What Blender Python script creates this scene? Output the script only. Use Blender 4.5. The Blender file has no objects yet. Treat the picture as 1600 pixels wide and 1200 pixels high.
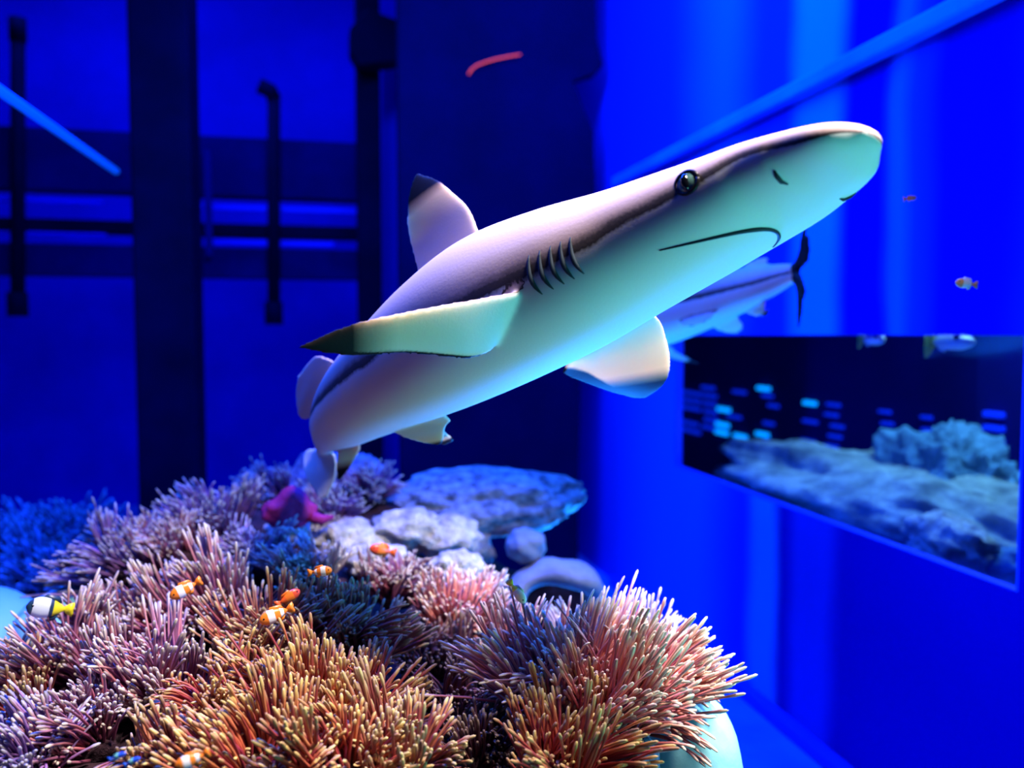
import bpy, bmesh, math, random
import numpy as np
from mathutils import Vector, Matrix, noise, kdtree

random.seed(7); RNG = np.random.default_rng(7)
SC = bpy.context.scene
COL = SC.collection

# ------------------------------------------------------------------ camera
F = 1600 * 30 / 36.0
PH = math.atan(77 / F)
TH = math.atan(305 / F * math.cos(PH))
CAM = Vector((0, 0, 1.38))
FW = Vector((math.sin(TH) * math.cos(PH), math.cos(TH) * math.cos(PH), -math.sin(PH)))
RT = Vector((math.cos(TH), -math.sin(TH), 0))
UP = Vector((math.sin(TH) * math.sin(PH), math.cos(TH) * math.sin(PH), math.cos(PH)))
cd = bpy.data.cameras.new('camera'); cam = bpy.data.objects.new('camera', cd); COL.objects.link(cam)
cd.lens = 30; cd.sensor_width = 36; cd.clip_start = 0.02; cd.clip_end = 60
cam.matrix_world = Matrix(((RT.x, UP.x, -FW.x, CAM.x), (RT.y, UP.y, -FW.y, CAM.y), (RT.z, UP.z, -FW.z, CAM.z), (0, 0, 0, 1)))
cd.dof.use_dof = True; cd.dof.focus_distance = 1.15; cd.dof.aperture_fstop = 2.4
SC.camera = cam

# ------------------------------------------------------------------ light
w = bpy.data.worlds.new('world'); SC.world = w; w.use_nodes = True
w.node_tree.nodes['Background'].inputs[0].default_value = (0.004, 0.03, 0.22, 1)
w.node_tree.nodes['Background'].inputs[1].default_value = 0.25

def area(name, loc, target, size, power, color, sy=None, spread=math.pi):
    l = bpy.data.lights.new(name, 'AREA'); l.energy = power; l.color = color; l.size = size
    if sy: l.shape = 'RECTANGLE'; l.size_y = sy
    l.spread = spread
    o = bpy.data.objects.new(name, l); COL.objects.link(o); o.location = loc
    o.rotation_euler = (Vector(target) - Vector(loc)).to_track_quat('-Z', 'Y').to_euler()
    return o

def spot(name, loc, target, power, color, angle, blend=0.5, rad=0.15):
    l = bpy.data.lights.new(name, 'SPOT'); l.energy = power; l.color = color
    l.spot_size = math.radians(angle); l.spot_blend = blend; l.shadow_soft_size = rad
    o = bpy.data.objects.new(name, l); COL.objects.link(o); o.location = loc
    o.rotation_euler = (Vector(target) - Vector(loc)).to_track_quat('-Z', 'Y').to_euler()
    return o

# warm lamp over the front reef, blue floods over the tank, added teal and blue fills
spot('reef_lamp', (0.95, 0.48, 3.2), (0.20, 1.20, 1.0), 660, (1.0, 0.86, 0.84), 44, 0.75, 0.22)
spot('reef_fill_right', (1.0, 1.55, 3.2), (0.44, 1.18, 0.95), 480, (1.0, 0.80, 0.76), 19, 0.8, 0.15)  # added fill to brighten the right coral clump
area('blue_flood_wall', (0.35, 2.6, 3.8), (1.62, 2.9, 1.3), 0.8, 520, (0.008, 0.085, 1.0), 3.6)
area('blue_flood_back', (-0.9, 5.4, 4.1), (-0.6, 7.0, 1.3), 2.2, 80, (0.01, 0.05, 1.0), 0.6)
area('teal_fill', (1.2, 0.35, 0.75), (0.30, 1.10, 1.58), 0.5, 2.9, (0.16, 0.95, 0.74), spread=math.radians(75))  # added teal fill for the shark's underside, not a tank fixture
area('blue_bounce_fill', (1.05, 2.75, 0.12), (0.2, 1.3, 1.5), 0.6, 60, (0.01, 0.20, 1.0), spread=math.radians(100))  # added fill imitating blue bounce from wall and floor

area('blue_side_fill', (1.45, 1.15, 0.95), (-0.1, 1.9, 1.2), 0.4, 5.5, (0.01, 0.32, 1.0), spread=math.radians(80))  # added blue wash for the tail and right-facing surfaces
vs = SC.view_settings
vs.view_transform = 'Standard'; vs.look = 'None'; vs.gamma = 1; vs.exposure = 0.0; vs.use_curve_mapping = False

# ------------------------------------------------------------------ helpers
def P(px, py, d):
    return CAM + d * (FW + (px - 800) / F * RT + (600 - py) / F * UP)
def AY(px, py, y):
    r = FW + (px - 800) / F * RT + (600 - py) / F * UP
    return CAM + r * (y / r.y)
def AX(px, py, x):
    r = FW + (px - 800) / F * RT + (600 - py) / F * UP
    return CAM + r * (x / r.x)

def tag(o, label=None, cat=None, group=None, kind=None):
    if label: o['label'] = label
    if cat: o['category'] = cat
    if group: o['group'] = group
    if kind: o['kind'] = kind
    return o

def empty(name, loc=(0, 0, 0), parent=None):
    o = bpy.data.objects.new(name, None); COL.objects.link(o); o.location = loc
    o.empty_display_size = 0.05
    if parent: o.parent = parent
    return o

def link(name, me, mat, parent=None, smooth=False, loc=None):
    o = bpy.data.objects.new(name, me); COL.objects.link(o)
    if mat is not None and not me.materials: me.materials.append(mat)
    if smooth: me.shade_smooth()
    if parent is not None:
        o.parent = parent
        o.matrix_parent_inverse = Matrix.Translation(parent.location).inverted()
    if loc is not None: o.location = loc
    return o

def mesh(name, V, Fc):
    me = bpy.data.meshes.new(name); me.from_pydata([tuple(v) for v in V], [], Fc); me.update(); return me

def bmobj(name, bm, mat, parent=None, smooth=False, bevel=0):
    if bevel: bmesh.ops.bevel(bm, geom=bm.edges[:], offset=bevel, segments=2, affect='EDGES', profile=0.5)
    bmesh.ops.recalc_face_normals(bm, faces=bm.faces[:])
    me = bpy.data.meshes.new(name); bm.to_mesh(me); bm.free()
    return link(name, me, mat, parent, smooth)

def box(name, x0, x1, y0, y1, z0, z1, mat, parent=None, bevel=0.0):
    bm = bmesh.new(); bmesh.ops.create_cube(bm, size=1)
    for v in bm.verts:
        v.co = Vector(((x0 + x1) / 2 + v.co.x * (x1 - x0), (y0 + y1) / 2 + v.co.y * (y1 - y0), (z0 + z1) / 2 + v.co.z * (z1 - z0)))
    return bmobj(name, bm, mat, parent, bevel=bevel)

def prism_xz(name, pts, y0, y1, mat, parent=None, bevel=0):
    bm = bmesh.new()
    a = [bm.verts.new((p[0], y0, p[1])) for p in pts]; b = [bm.verts.new((p[0], y1, p[1])) for p in pts]
    n = len(pts); bm.faces.new(a); bm.faces.new(b[::-1])
    for i in range(n): bm.faces.new((a[i], b[i], b[(i + 1) % n], a[(i + 1) % n]))
    return bmobj(name, bm, mat, parent, bevel=bevel)

def tube_data(pts, rads, sides=8):
    pts = [Vector(p) for p in pts]; n = len(pts)
    if not hasattr(rads, '__len__'): rads = [rads] * n
    V = []; Fc = []; nrm = None
    for i in range(n):
        t = (pts[min(i + 1, n - 1)] - pts[max(i - 1, 0)]).normalized()
        if nrm is None: nrm = t.orthogonal().normalized()
        nrm = (nrm - t * nrm.dot(t)).normalized(); bn = t.cross(nrm)
        for k in range(sides):
            a = 2 * math.pi * k / sides
            V.append(pts[i] + rads[i] * (math.cos(a) * nrm + math.sin(a) * bn))
    for i in range(n - 1):
        for k in range(sides):
            k2 = (k + 1) % sides
            Fc.append((i * sides + k, i * sides + k2, (i + 1) * sides + k2, (i + 1) * sides + k))
    Fc.append(tuple(range(sides))[::-1]); Fc.append(tuple((n - 1) * sides + k for k in range(sides)))
    return V, Fc

def tube(name, pts, rads, mat, parent=None, sides=8):
    V, Fc = tube_data(pts, rads, sides)
    return link(name, mesh(name, V, Fc), mat, parent, True)

# ------------------------------------------------------------------ materials
def nt(name):
    m = bpy.data.materials.new(name); m.use_nodes = True
    return m, m.node_tree, m.node_tree.nodes['Principled BSDF']

def add_noise(t, scale, detail=4, rough=0.6, coord='Object'):
    tc = t.nodes.new('ShaderNodeTexCoord'); n = t.nodes.new('ShaderNodeTexNoise')
    n.inputs['Scale'].default_value = scale; n.inputs['Detail'].default_value = detail; n.inputs['Roughness'].default_value = rough
    t.links.new(tc.outputs[coord], n.inputs['Vector']); return n

def ramp(t, fac, stops, interp='LINEAR'):
    r = t.nodes.new('ShaderNodeValToRGB'); cr = r.color_ramp; cr.interpolation = interp
    while len(cr.elements) < len(stops): cr.elements.new(0.5)
    for e, (p, c) in zip(cr.elements, stops):
        e.position = p; e.color = (*c, 1) if len(c) == 3 else c
    t.links.new(fac, r.inputs[0]); return r

def mat_noise(name, c0, c1, scale=8, rough=0.7, bump=0.0, bscale=None, spec=0.2, mid=0.5):
    m, t, b = nt(name)
    n = add_noise(t, scale)
    r = ramp(t, n.outputs['Fac'], [(mid - 0.18, c0), (mid + 0.18, c1)])
    t.links.new(r.outputs[0], b.inputs['Base Color'])
    b.inputs['Roughness'].default_value = rough; b.inputs['Specular IOR Level'].default_value = spec
    if bump:
        n2 = add_noise(t, bscale or scale * 3, 6); bp = t.nodes.new('ShaderNodeBump')
        bp.inputs['Strength'].default_value = bump; bp.inputs['Distance'].default_value = 0.02
        t.links.new(n2.outputs['Fac'], bp.inputs['Height']); t.links.new(bp.outputs[0], b.inputs['Normal'])
    return m

def mat_emit(name, c, s):
    m, t, b = nt(name)
    b.inputs['Base Color'].default_value = (*[min(1, x) for x in c], 1)
    b.inputs['Emission Color'].default_value = (*c, 1); b.inputs['Emission Strength'].default_value = s
    return m

M = {}
M['wall_mid'] = mat_noise('wall_mid', (0.002, 0.03, 0.62), (0.002, 0.05, 0.75), 1.5, 0.55)
M['wall_light'] = mat_noise('wall_light', (0.003, 0.20, 0.85), (0.003, 0.28, 0.95), 1.5, 0.55)
M['wall_deep'] = mat_noise('wall_deep', (0.001, 0.004, 0.36), (0.001, 0.012, 0.50), 1.5, 0.6)
M['rail'] = mat_noise('rail', (0.003, 0.20, 0.85), (0.004, 0.30, 0.95), 3, 0.9, spec=0.0)
M['back'] = mat_noise('back', (0.001, 0.004, 0.42), (0.001, 0.006, 0.6), 1.2, 0.7)
M['backstrip'] = mat_noise('backstrip', (0.001, 0.01, 0.5), (0.001, 0.012, 0.6), 2, 0.6)
M['navy'] = mat_noise('navy', (0.0008, 0.0018, 0.022), (0.001, 0.002, 0.035), 2, 0.75, spec=0.05)
M['navy2'] = mat_noise('navy2', (0.001, 0.003, 0.11), (0.001, 0.004, 0.15), 2, 0.8, spec=0.1)
M['dark'] = mat_noise('dark', (0.001, 0.001, 0.012), (0.002, 0.002, 0.025), 3, 0.7, spec=0.05)
M['beam'] = mat_noise('beam', (0.001, 0.002, 0.06), (0.001, 0.003, 0.10), 3, 0.8, spec=0.08)
M['railblue'] = mat_noise('railblue', (0.001, 0.008, 0.7), (0.001, 0.01, 0.8), 3, 0.4)
M['floor'] = mat_noise('floor', (0.02, 0.16, 0.62), (0.03, 0.24, 0.75), 5, 0.8, 0.3)
M['rock'] = mat_noise('rock', (0.08, 0.08, 0.09), (0.58, 0.58, 0.58), 30, 0.85, 1.0, 45)
M['rock_pale'] = mat_noise('rock_pale', (0.26, 0.25, 0.23), (0.74, 0.73, 0.68), 26, 0.85, 0.9, 45)
M['rock_smooth'] = mat_noise('rock_smooth', (0.26, 0.30, 0.32), (0.42, 0.46, 0.48), 14, 0.8, 0.3, 60)
M['rock_violet'] = mat_noise('rock_violet', (0.16, 0.12, 0.22), (0.48, 0.42, 0.58), 26, 0.85, 0.9, 50)
M['reef'] = mat_noise('reef', (0.012, 0.006, 0.010), (0.06, 0.025, 0.035), 22, 0.9, 0.8, 40)
M['turq'] = mat_noise('turq', (0.25, 0.75, 0.78), (0.36, 0.85, 0.86), 5, 0.6, 0.15)
M['farrock'] = mat_noise('farrock', (0.10, 0.14, 0.15), (0.42, 0.50, 0.48), 9, 0.85, 0.9, 20)
M['farblue'] = mat_noise('farblue', (0.05, 0.14, 0.25), (0.14, 0.32, 0.48), 9, 0.85, 0.8, 22)
M['sponge'] = mat_noise('sponge', (0.20, 0.01, 0.10), (0.32, 0.02, 0.16), 20, 0.7, 0.3)
M['black'] = mat_noise('black', (0.004, 0.004, 0.006), (0.012, 0.01, 0.012), 10, 0.4)
M['mouth'] = mat_noise('mouth', (0.01, 0.02, 0.03), (0.02, 0.035, 0.05), 10, 0.6)
M['iris'] = mat_noise('iris', (0.03, 0.08, 0.07), (0.10, 0.22, 0.18), 60, 0.15, spec=0.6)
M['pupil'] = mat_noise('pupil', (0.002, 0.002, 0.003), (0.004, 0.004, 0.005), 10, 0.08, spec=0.7)
M['led_red'] = mat_emit('led_red', (1.0, 0.08, 0.015), 1.0)
M['led_blue'] = mat_emit('led_blue', (0.0, 0.03, 0.9), 0.75)
M['led_cyan'] = mat_emit('led_cyan', (0.0, 0.36, 1.0), 1.9)
M['tube_blue'] = mat_emit('tube_blue', (0.0, 0.12, 0.9), 0.6)

def mat_pane():
    m = bpy.data.materials.new('pane'); m.use_nodes = True; t = m.node_tree; t.nodes.clear()
    o = t.nodes.new('ShaderNodeOutputMaterial'); mx = t.nodes.new('ShaderNodeMixShader')
    tr = t.nodes.new('ShaderNodeBsdfTransparent'); tr.inputs[0].default_value = (0.72, 0.84, 0.95, 1)
    gl = t.nodes.new('ShaderNodeBsdfGlossy'); gl.inputs['Roughness'].default_value = 0.08; gl.inputs[0].default_value = (0.8, 0.9, 1, 1)
    mx.inputs[0].default_value = 0.05
    n = add_noise(t, 2); 
    t.links.new(tr.outputs[0], mx.inputs[1]); t.links.new(gl.outputs[0], mx.inputs[2]); t.links.new(mx.outputs[0], o.inputs[0])
    return m
M['pane'] = mat_pane()

def mat_light_bands(name, stops):
    # soft upright bands of light on the wall, painted into its blue
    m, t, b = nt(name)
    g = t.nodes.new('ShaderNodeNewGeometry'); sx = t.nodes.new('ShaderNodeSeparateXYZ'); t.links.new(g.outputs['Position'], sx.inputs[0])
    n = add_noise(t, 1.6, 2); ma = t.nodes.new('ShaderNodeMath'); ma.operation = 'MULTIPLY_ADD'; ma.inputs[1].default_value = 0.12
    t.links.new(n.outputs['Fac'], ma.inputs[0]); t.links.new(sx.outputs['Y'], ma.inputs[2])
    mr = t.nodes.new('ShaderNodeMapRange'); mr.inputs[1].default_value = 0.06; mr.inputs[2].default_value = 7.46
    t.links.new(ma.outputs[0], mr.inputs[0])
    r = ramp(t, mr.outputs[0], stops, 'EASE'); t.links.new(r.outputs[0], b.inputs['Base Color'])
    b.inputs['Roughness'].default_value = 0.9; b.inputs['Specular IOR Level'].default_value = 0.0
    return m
# ------------------------------------------------------------------ setting: tank shell
AW = 1.6           # right wall plane
fl = box('floor', -4.2, 4.6, -0.4, 7.5, -0.1, 0.0, M['floor']); tag(fl, 'blue lit floor of the tank', 'floor', kind='structure')

WY0, WY1 = 1.66, AX(1055, 600, AW).y
WZ1 = 1.38
WZ0 = AX(1055, 730, AW).z
wr = empty('wall_right', (AW, 0, 0)); tag(wr, 'bright blue side wall of upright panels', 'wall', kind='structure')
def ypix(px, py=400): return AX(px, py, AW).y
DEEP = (0.001, 0.003, 0.36); MID = (0.001, 0.035, 0.62); LITE = (0.002, 0.15, 0.80); PALE = (0.003, 0.30, 0.90)  # wall blues, graded to carry the painted light bands
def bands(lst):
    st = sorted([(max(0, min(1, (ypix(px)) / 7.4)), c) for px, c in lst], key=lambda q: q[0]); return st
M['wall_upper'] = mat_light_bands('wall_upper', bands([(800, MID), (940, MID), (1040, MID), (1130, LITE), (1195, MID), (1225, MID), (1255, PALE), (1292, PALE), (1325, DEEP), (1380, DEEP), (1402, LITE), (1435, MID), (1480, DEEP), (1560, DEEP), (1700, MID)]))
M['wall_lower'] = mat_light_bands('wall_lower', bands([(800, MID), (905, MID), (935, MID), (1040, LITE), (1090, LITE), (1165, MID), (1192, PALE), (1212, PALE), (1232, DEEP), (1262, MID), (1295, MID), (1330, DEEP), (1420, DEEP), (1600, DEEP)]))
WT = 0.035
cuts = [795, 930, 1085, 1240, 1400, 1560, 2300]
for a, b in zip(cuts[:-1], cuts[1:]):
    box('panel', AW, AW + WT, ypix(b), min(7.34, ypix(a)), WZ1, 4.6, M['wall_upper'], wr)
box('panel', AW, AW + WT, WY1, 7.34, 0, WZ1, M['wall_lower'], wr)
cuts = [WY0, 2.15, 2.65, 3.15, WY1]
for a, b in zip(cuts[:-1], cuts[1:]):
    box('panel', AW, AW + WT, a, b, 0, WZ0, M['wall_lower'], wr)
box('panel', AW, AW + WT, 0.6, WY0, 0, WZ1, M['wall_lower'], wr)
bb = box('baseboard_right', AW - 0.05, AW - 0.0005, 0.6, 4.4, 0.0005, 0.05, M['wall_mid'], bevel=0.01); tag(bb, 'pale blue skirting along the bright blue wall', 'baseboard', kind='structure')

# rail along the right wall (runs into the depth)
pa = AX(1190, 165, AW - 0.03); pb = AX(1530, 0, AW - 0.03)
zr = (pa.z + pb.z) / 2
bm = bmesh.new()
tr = box('trim_1', AW - 0.05, AW + 0.0, 0.9, 4.4, zr - 0.028, zr + 0.028, M['rail'], bevel=0.012); tag(tr, 'pale blue ledge rail high on the bright wall', 'trim', kind='structure')

# window in the right wall
wn = empty('window_1', (AW, WY0, WZ0)); tag(wn, 'long low window in the bright blue wall', 'window', kind='structure')
fr = 0.012
for (y0, y1, z0, z1) in ((WY0, WY1, WZ0 - 0.0, WZ0 + fr * 0.5), (WY0, WY1, WZ1 - fr * 0.3, WZ1), (WY0, WY0 + fr, WZ0, WZ1), (WY1 - fr, WY1, WZ0, WZ1)):
    box('window_frame', AW + 0.002, AW + WT - 0.002, y0 + .0005, y1 - .0005, z0 + .0005, z1 - .0005, M['wall_mid'], wn, 0.002)
box('pane', AW + 0.012, AW + 0.022, WY0 + fr, WY1 - fr, WZ0 + fr * .5, WZ1 - fr * .3, M['pane'], wn)

# back of the tank
wb = box('wall_back', -4.2, 4.6, 7.35, 7.5, 0, 5.0, M['back']); tag(wb, 'deep blue far wall', 'wall', kind='structure')
wf = box('wall_far_right', 3.9, 4.05, 0.6, 7.35, 0, 4.6, M['navy2']); tag(wf, 'navy wall of the space behind the window', 'wall', kind='structure')
cov = box('ceiling', AW + WT, 3.9, 0.6, 7.35, 2.3, 2.4, M['navy2']); tag(cov, 'dark navy ceiling of the space behind the window', 'ceiling', kind='structure')
# dark full-height pillar
Y_P = 4.5
pts = [AY(620, 0, Y_P), AY(925, 0, Y_P), AY(928, 60, Y_P), AY(944, 100, Y_P), AY(930, 118, Y_P), AY(888, 123, Y_P), AY(908, 160, Y_P), AY(928, 205, Y_P), AY(931, 330, Y_P), AY(924, 450, Y_P), AY(908, 560, Y_P), AY(905, 700, Y_P)]
poly = [(p.x, p.z) for p in pts]
poly[0] = (poly[0][0], 4.4); poly[1] = (poly[1][0], 4.4)
poly += [(poly[-1][0], 0.0), (poly[0][0], 0.0)]
o = prism_xz('pillar', poly, Y_P, Y_P + 0.08, M['navy'], bevel=0.015); tag(o, 'wide dark navy pillar with a notched edge beside the bright wall', 'pillar')
x0 = AY(560, 300, 5.2).x; x1 = AY(596, 300, 5.2).x
o = box('column', x0, x1, 5.2, 5.5, 0, 5.0, M['dark'], bevel=0.01); tag(o, 'narrow dark column left of the wide navy pillar', 'column')
p = AY(545, 60, 5.15); q = AY(620, 100, 5.15)
bm = bmesh.new()
o = prism_xz('bracket', [(p.x, q.z + .02), (p.x + .05, q.z - .06), (q.x, q.z - .02), (q.x + .03, q.z + .2), (p.x + .1, q.z + .26), (p.x, q.z + .14)], 5.02, 5.19, M['dark'], bevel=0.01); tag(o, 'dark bracket high on the narrow column', 'bracket')
x0 = AY(596, 300, 5.6).x; x1 = AY(624, 300, 5.6).x
o = box('column', x0, x1, 5.6, 5.75, 0, AY(600, 105, 5.6).z, M['backstrip'], bevel=0.01); tag(o, 'slim lit blue post beside the wide navy pillar', 'post')
x0 = AY(204, 300, 4.4).x; x1 = AY(300, 300, 4.4).x
o = box('column', x0, x1, 4.4, 4.75, 0, 4.8, M['dark'], bevel=0.015); tag(o, 'broad dark square column standing behind the left coral slope', 'column')
# beams, rails (gallery beyond)
def hbeam(name, xa, xb, ya, yb, y, th, mat, label, cat):
    # a level bar seen between two pixel columns; heights taken at its middle
    a = AY(xa, ya, y); b = AY(xb, yb, y)
    z0 = AY((xa + xb) / 2, yb, y).z; z1 = AY((xa + xb) / 2, ya, y).z
    o = box(name, a.x, b.x, y, y + th, z0, z1, mat, bevel=0.006); tag(o, label, cat); return o
hbeam('beam', -60, 562, 208, 302, 5.9, 0.2, M['beam'], 'deep dark blue beam crossing the far gallery, upper one', 'beam')
hbeam('beam', -60, 562, 346, 366, 5.9, 0.16, M['dark'], 'thin near-black beam below the bright gallery gap', 'beam')
hbeam('beam', -60, 562, 384, 432, 5.9, 0.2, M['beam'], 'dark blue beam crossing the far gallery, lowest one', 'beam')
hbeam('handrail', 262, 560, 322, 330, 5.872, 0.03, M['railblue'], 'bright blue handrail in the gallery gap right of the broad column', 'handrail')
hbeam('handrail', -60, 160, 310, 316, 5.872, 0.03, M['railblue'], 'faint blue handrail in the gallery gap left of the broad column', 'handrail')
hbeam('handrail', 330, 522, 376, 384, 5.872, 0.03, M['railblue'], 'short bright blue rail low in the gallery', 'handrail')
hbeam('handrail', -60, 165, 362, 366, 5.872, 0.03, M['railblue'], 'thin blue rail at far left of the gallery', 'handrail')
for px, ya, yb, lab in ((325, 235, 400, 'slim blue upright post in the gallery'), (262, 285, 345, 'short blue upright stub beside the broad dark column')):
    a = AY(px - 7, ya, 5.83); b = AY(px + 7, yb, 5.83)
    o = box('gallery_post', a.x, b.x, 5.83, 5.871, b.z, a.z, M['navy2'], bevel=0.004); tag(o, lab, 'post')
# hanging pipes
def pipe(px, ya, yb, y, hook, label):
    a = AY(px, ya, y); b = AY(px, yb, y)
    o = empty('hanging_pipe', (a.x, y, b.z)); tag(o, label, 'pipe')
    tube('pipe', [(a.x, y, a.z), (b.x, y, b.z)], 0.042, M['dark'], o, 12)
    tube('pipe_end', [(b.x, y, b.z + 0.14), (b.x, y, b.z - 0.01)], 0.06, M['dark'], o, 12)
    pts = [(a.x, y, a.z - 0.02), (a.x - .02, y, a.z + .03), (a.x - 0.09, y, a.z + 0.06)] if hook else [(a.x, y, a.z - .02), (a.x, y, a.z + .12)]
    tube('pipe_elbow', pts, 0.05, M['dark'], o, 12)
    return o
pipe(428, 150, 505, 5.84, True, 'dark hanging pipe with a hooked top right of the broad column')
pipe(28, 60, 492, 5.84, False, 'dark hanging pipe near the left edge')
# blue tube running into the depth, emissive material
t0 = AY(-60, 100, 2.5); t1 = AY(182, 268, 4.3)
lt = empty('glowing_tube', t0); tag(lt, 'glowing light blue tube slanting in at upper left', 'light tube')
tube('tube', [t0, t0.lerp(t1, .5), t1], [0.015, 0.015, 0.015], M['tube_blue'], lt, 12)
dv = (t1 - t0).normalized()
tube('end_cap', [t1 - dv * .01, t1 + dv * .06], 0.017, M['beam'], lt, 12)
# trail of a red LED, shaped as a solid glowing strip
arc = [AY(px, py, Y_P - 0.02) for px, py in ((732, 116), (737, 108), (745, 102), (758, 97), (775, 92), (795, 88), (813, 85))]
lr = empty('red_light_trail', arc[3]); tag(lr, 'curved red light trail shaped as a strip on the dark navy pillar', 'light')
tube('trail_strip', arc, 0.0042, M['led_red'], lr, 8)
box('mounting', arc[3].x, arc[3].x + .03, Y_P - .019, Y_P - .001, arc[3].z - .004, arc[3].z + .004, M['dark'], lr)

# ------------------------------------------------------------------ rocks
def rock(name, c, r, mat, label, cat='rock', seed=0, amp=0.25, fr=2.0, sub=4, fine=0.05, rot=0, parent=None, group=None, cut=None):
    bm = bmesh.new(); bmesh.ops.create_icosphere(bm, subdivisions=sub, radius=1)
    off = Vector((seed * 7.3, seed * 3.1, seed * 1.7))
    R = Matrix.Rotation(rot, 3, 'Z')
    for v in bm.verts:
        d = v.co.normalized()
        n = noise.noise(d * fr + off) * amp + noise.fractal(d * fr * 3.2 + off, 0.9, 2.2, 4) * fine
        q = d * (1 + n)
        if cut: q = cut(q)
        v.co = R @ Vector((q.x * r[0], q.y * r[1], q.z * r[2]))
    me_o = bmobj(name, bm, mat, parent, smooth=True)
    me_o.location = c
    if label: tag(me_o, label, cat, group)
    return me_o

# reef mound: control points (pixel, distance)
CP = [(0, 1230, 1.02), (250, 1260, 0.98), (500, 1260, 0.98), (750, 1300, 1.02), (950, 1280, 1.10), (-150, 1150, 1.3),
      (30, 1110, 1.3), (250, 1060, 1.32), (450, 1050, 1.3), (640, 1150, 1.35), (900, 1130, 1.36), (1000, 1170, 1.35), (-100, 1060, 1.6),
      (100, 1000, 1.6), (250, 950, 1.65), (430, 950, 1.6), (600, 990, 1.65), (740, 1010, 1.7), (890, 1050, 1.62),
      (180, 910, 1.9), (320, 850, 2.0), (430, 850, 2.0), (560, 860, 1.95), (680, 890, 2.05), (800, 960, 2.0),
      (420, 780, 2.3), (520, 760, 2.3), (575, 775, 2.3), (700, 830, 2.5), (800, 900, 2.5)]
CPW = np.array([tuple(P(*c)) for c in CP])
EDGE = []
for px, d in ((-250, 1.9), (-100, 2.1), (60, 2.4), (200, 2.8), (350, 3.1), (520, 3.2), (700, 3.2), (850, 3.0), (950, 2.6), (1020, 2.1), (1070, 1.75), (1090, 1.5), (1100, 1.35), (1110, 1.2), (1150, 1.3), (1200, 1.6), (-200, 1.6)):
    q = P(px, 700, d); EDGE.append((q.x, q.y, 0.3 if px < 960 else 0.1))
ALLP = np.vstack([CPW, np.array(EDGE)])
def height(x, y):
    d2 = (ALLP[:, 0] - x) ** 2 + (ALLP[:, 1] - y) ** 2
    wgt = 1.0 / (d2 + 0.0015) ** 1.6
    return float((wgt * ALLP[:, 2]).sum() / wgt.sum())
def reef():
    n = 110; x0, x1, y0, y1 = -1.1, 1.25, 0.55, 3.3
    V = []; Fc = []
    for j in range(n):
        for i in range(n):
            x = x0 + (x1 - x0) * i / (n - 1); y = y0 + (y1 - y0) * j / (n - 1)
            z = height(x, y) + 0.03 * noise.fractal(Vector((x * 7, y * 7, 3)), 0.9, 2.1, 4) - 0.012
            xb = 0.50 if y < 1.3 else (0.47 if y < 1.95 else 0.47 + (y - 1.95) * 0.22)
            k = min(1, max(0, (x - xb) / 0.16)); z *= 1 - k * k * (3 - 2 * k)
            e = min(i, n - 1 - i, j, n - 1 - j) / 5.0
            z = z * min(1, e)
            z = -0.05 if z < 0.012 else z
            V.append((x, y, z))
    for j in range(n - 1):
        for i in range(n - 1):
            a = j * n + i; Fc.append((a, a + 1, a + 1 + n, a + n))
    o = link('reef_mound', mesh('reef_mound', V, Fc), M['reef'], None, True)
    tag(o, 'dark maroon rock mound carrying the corals', 'reef')
reef()

# ------------------------------------------------------------------ corals
def coral_mat(name, base, stem, tip, var=0.35):
    m, t, b = nt(name)
    at = t.nodes.new('ShaderNodeAttribute'); at.attribute_name = 'along'
    rnd = t.nodes.new('ShaderNodeAttribute'); rnd.attribute_name = 'rnd'
    r = ramp(t, at.outputs['Fac'], [(0.0, base), (0.4, stem), (0.84, tuple(0.75 * s + 0.25 * q for s, q in zip(stem, tip))), (0.93, tip)])
    hs = t.nodes.new('ShaderNodeHueSaturation')
    mp = t.nodes.new('ShaderNodeMapRange'); mp.inputs[3].default_value = 1 - var; mp.inputs[4].default_value = 1 + var
    t.links.new(rnd.outputs['Fac'], mp.inputs[0]); t.links.new(mp.outputs[0], hs.inputs['Value'])
    mp2 = t.nodes.new('ShaderNodeMapRange'); mp2.inputs[3].default_value = 0.47; mp2.inputs[4].default_value = 0.53
    t.links.new(rnd.outputs['Fac'], mp2.inputs[0]); t.links.new(mp2.outputs[0], hs.inputs['Hue'])
    t.links.new(r.outputs[0], hs.inputs['Color']); t.links.new(hs.outputs[0], b.inputs['Base Color'])
    b.inputs['Roughness'].default_value = 0.55; b.inputs['Subsurface Weight'].default_value = 0.0
    return m
CM = {
 'mauve': coral_mat('coral_mauve', (0.05, 0.006, 0.015), (0.36, 0.08, 0.15), (0.54, 0.46, 0.36)),
 'orange': coral_mat('coral_orange', (0.07, 0.006, 0.004), (0.44, 0.045, 0.04), (0.56, 0.36, 0.13)),
 'olive': coral_mat('coral_olive', (0.06, 0.010, 0.008), (0.38, 0.06, 0.05), (0.52, 0.38, 0.17)),
 'pink': coral_mat('coral_pink', (0.20, 0.02, 0.015), (0.66, 0.16, 0.15), (0.74, 0.60, 0.44)),
 'violet': coral_mat('coral_violet', (0.03, 0.008, 0.04), (0.22, 0.09, 0.27), (0.42, 0.40, 0.38)),
 'white': coral_mat('coral_white', (0.12, 0.05, 0.05), (0.42, 0.30, 0.27), (0.64, 0.60, 0.48)),
 'crevice_shade': coral_mat('coral_crevice_shade', (0.03, 0.004, 0.008), (0.12, 0.022, 0.035), (0.20, 0.13, 0.09)),  # darkened palette: crevice shade put into the colour of added corals
 'far': coral_mat('coral_far', (0.01, 0.03, 0.08), (0.04, 0.14, 0.26), (0.09, 0.26, 0.40)),
}
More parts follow.
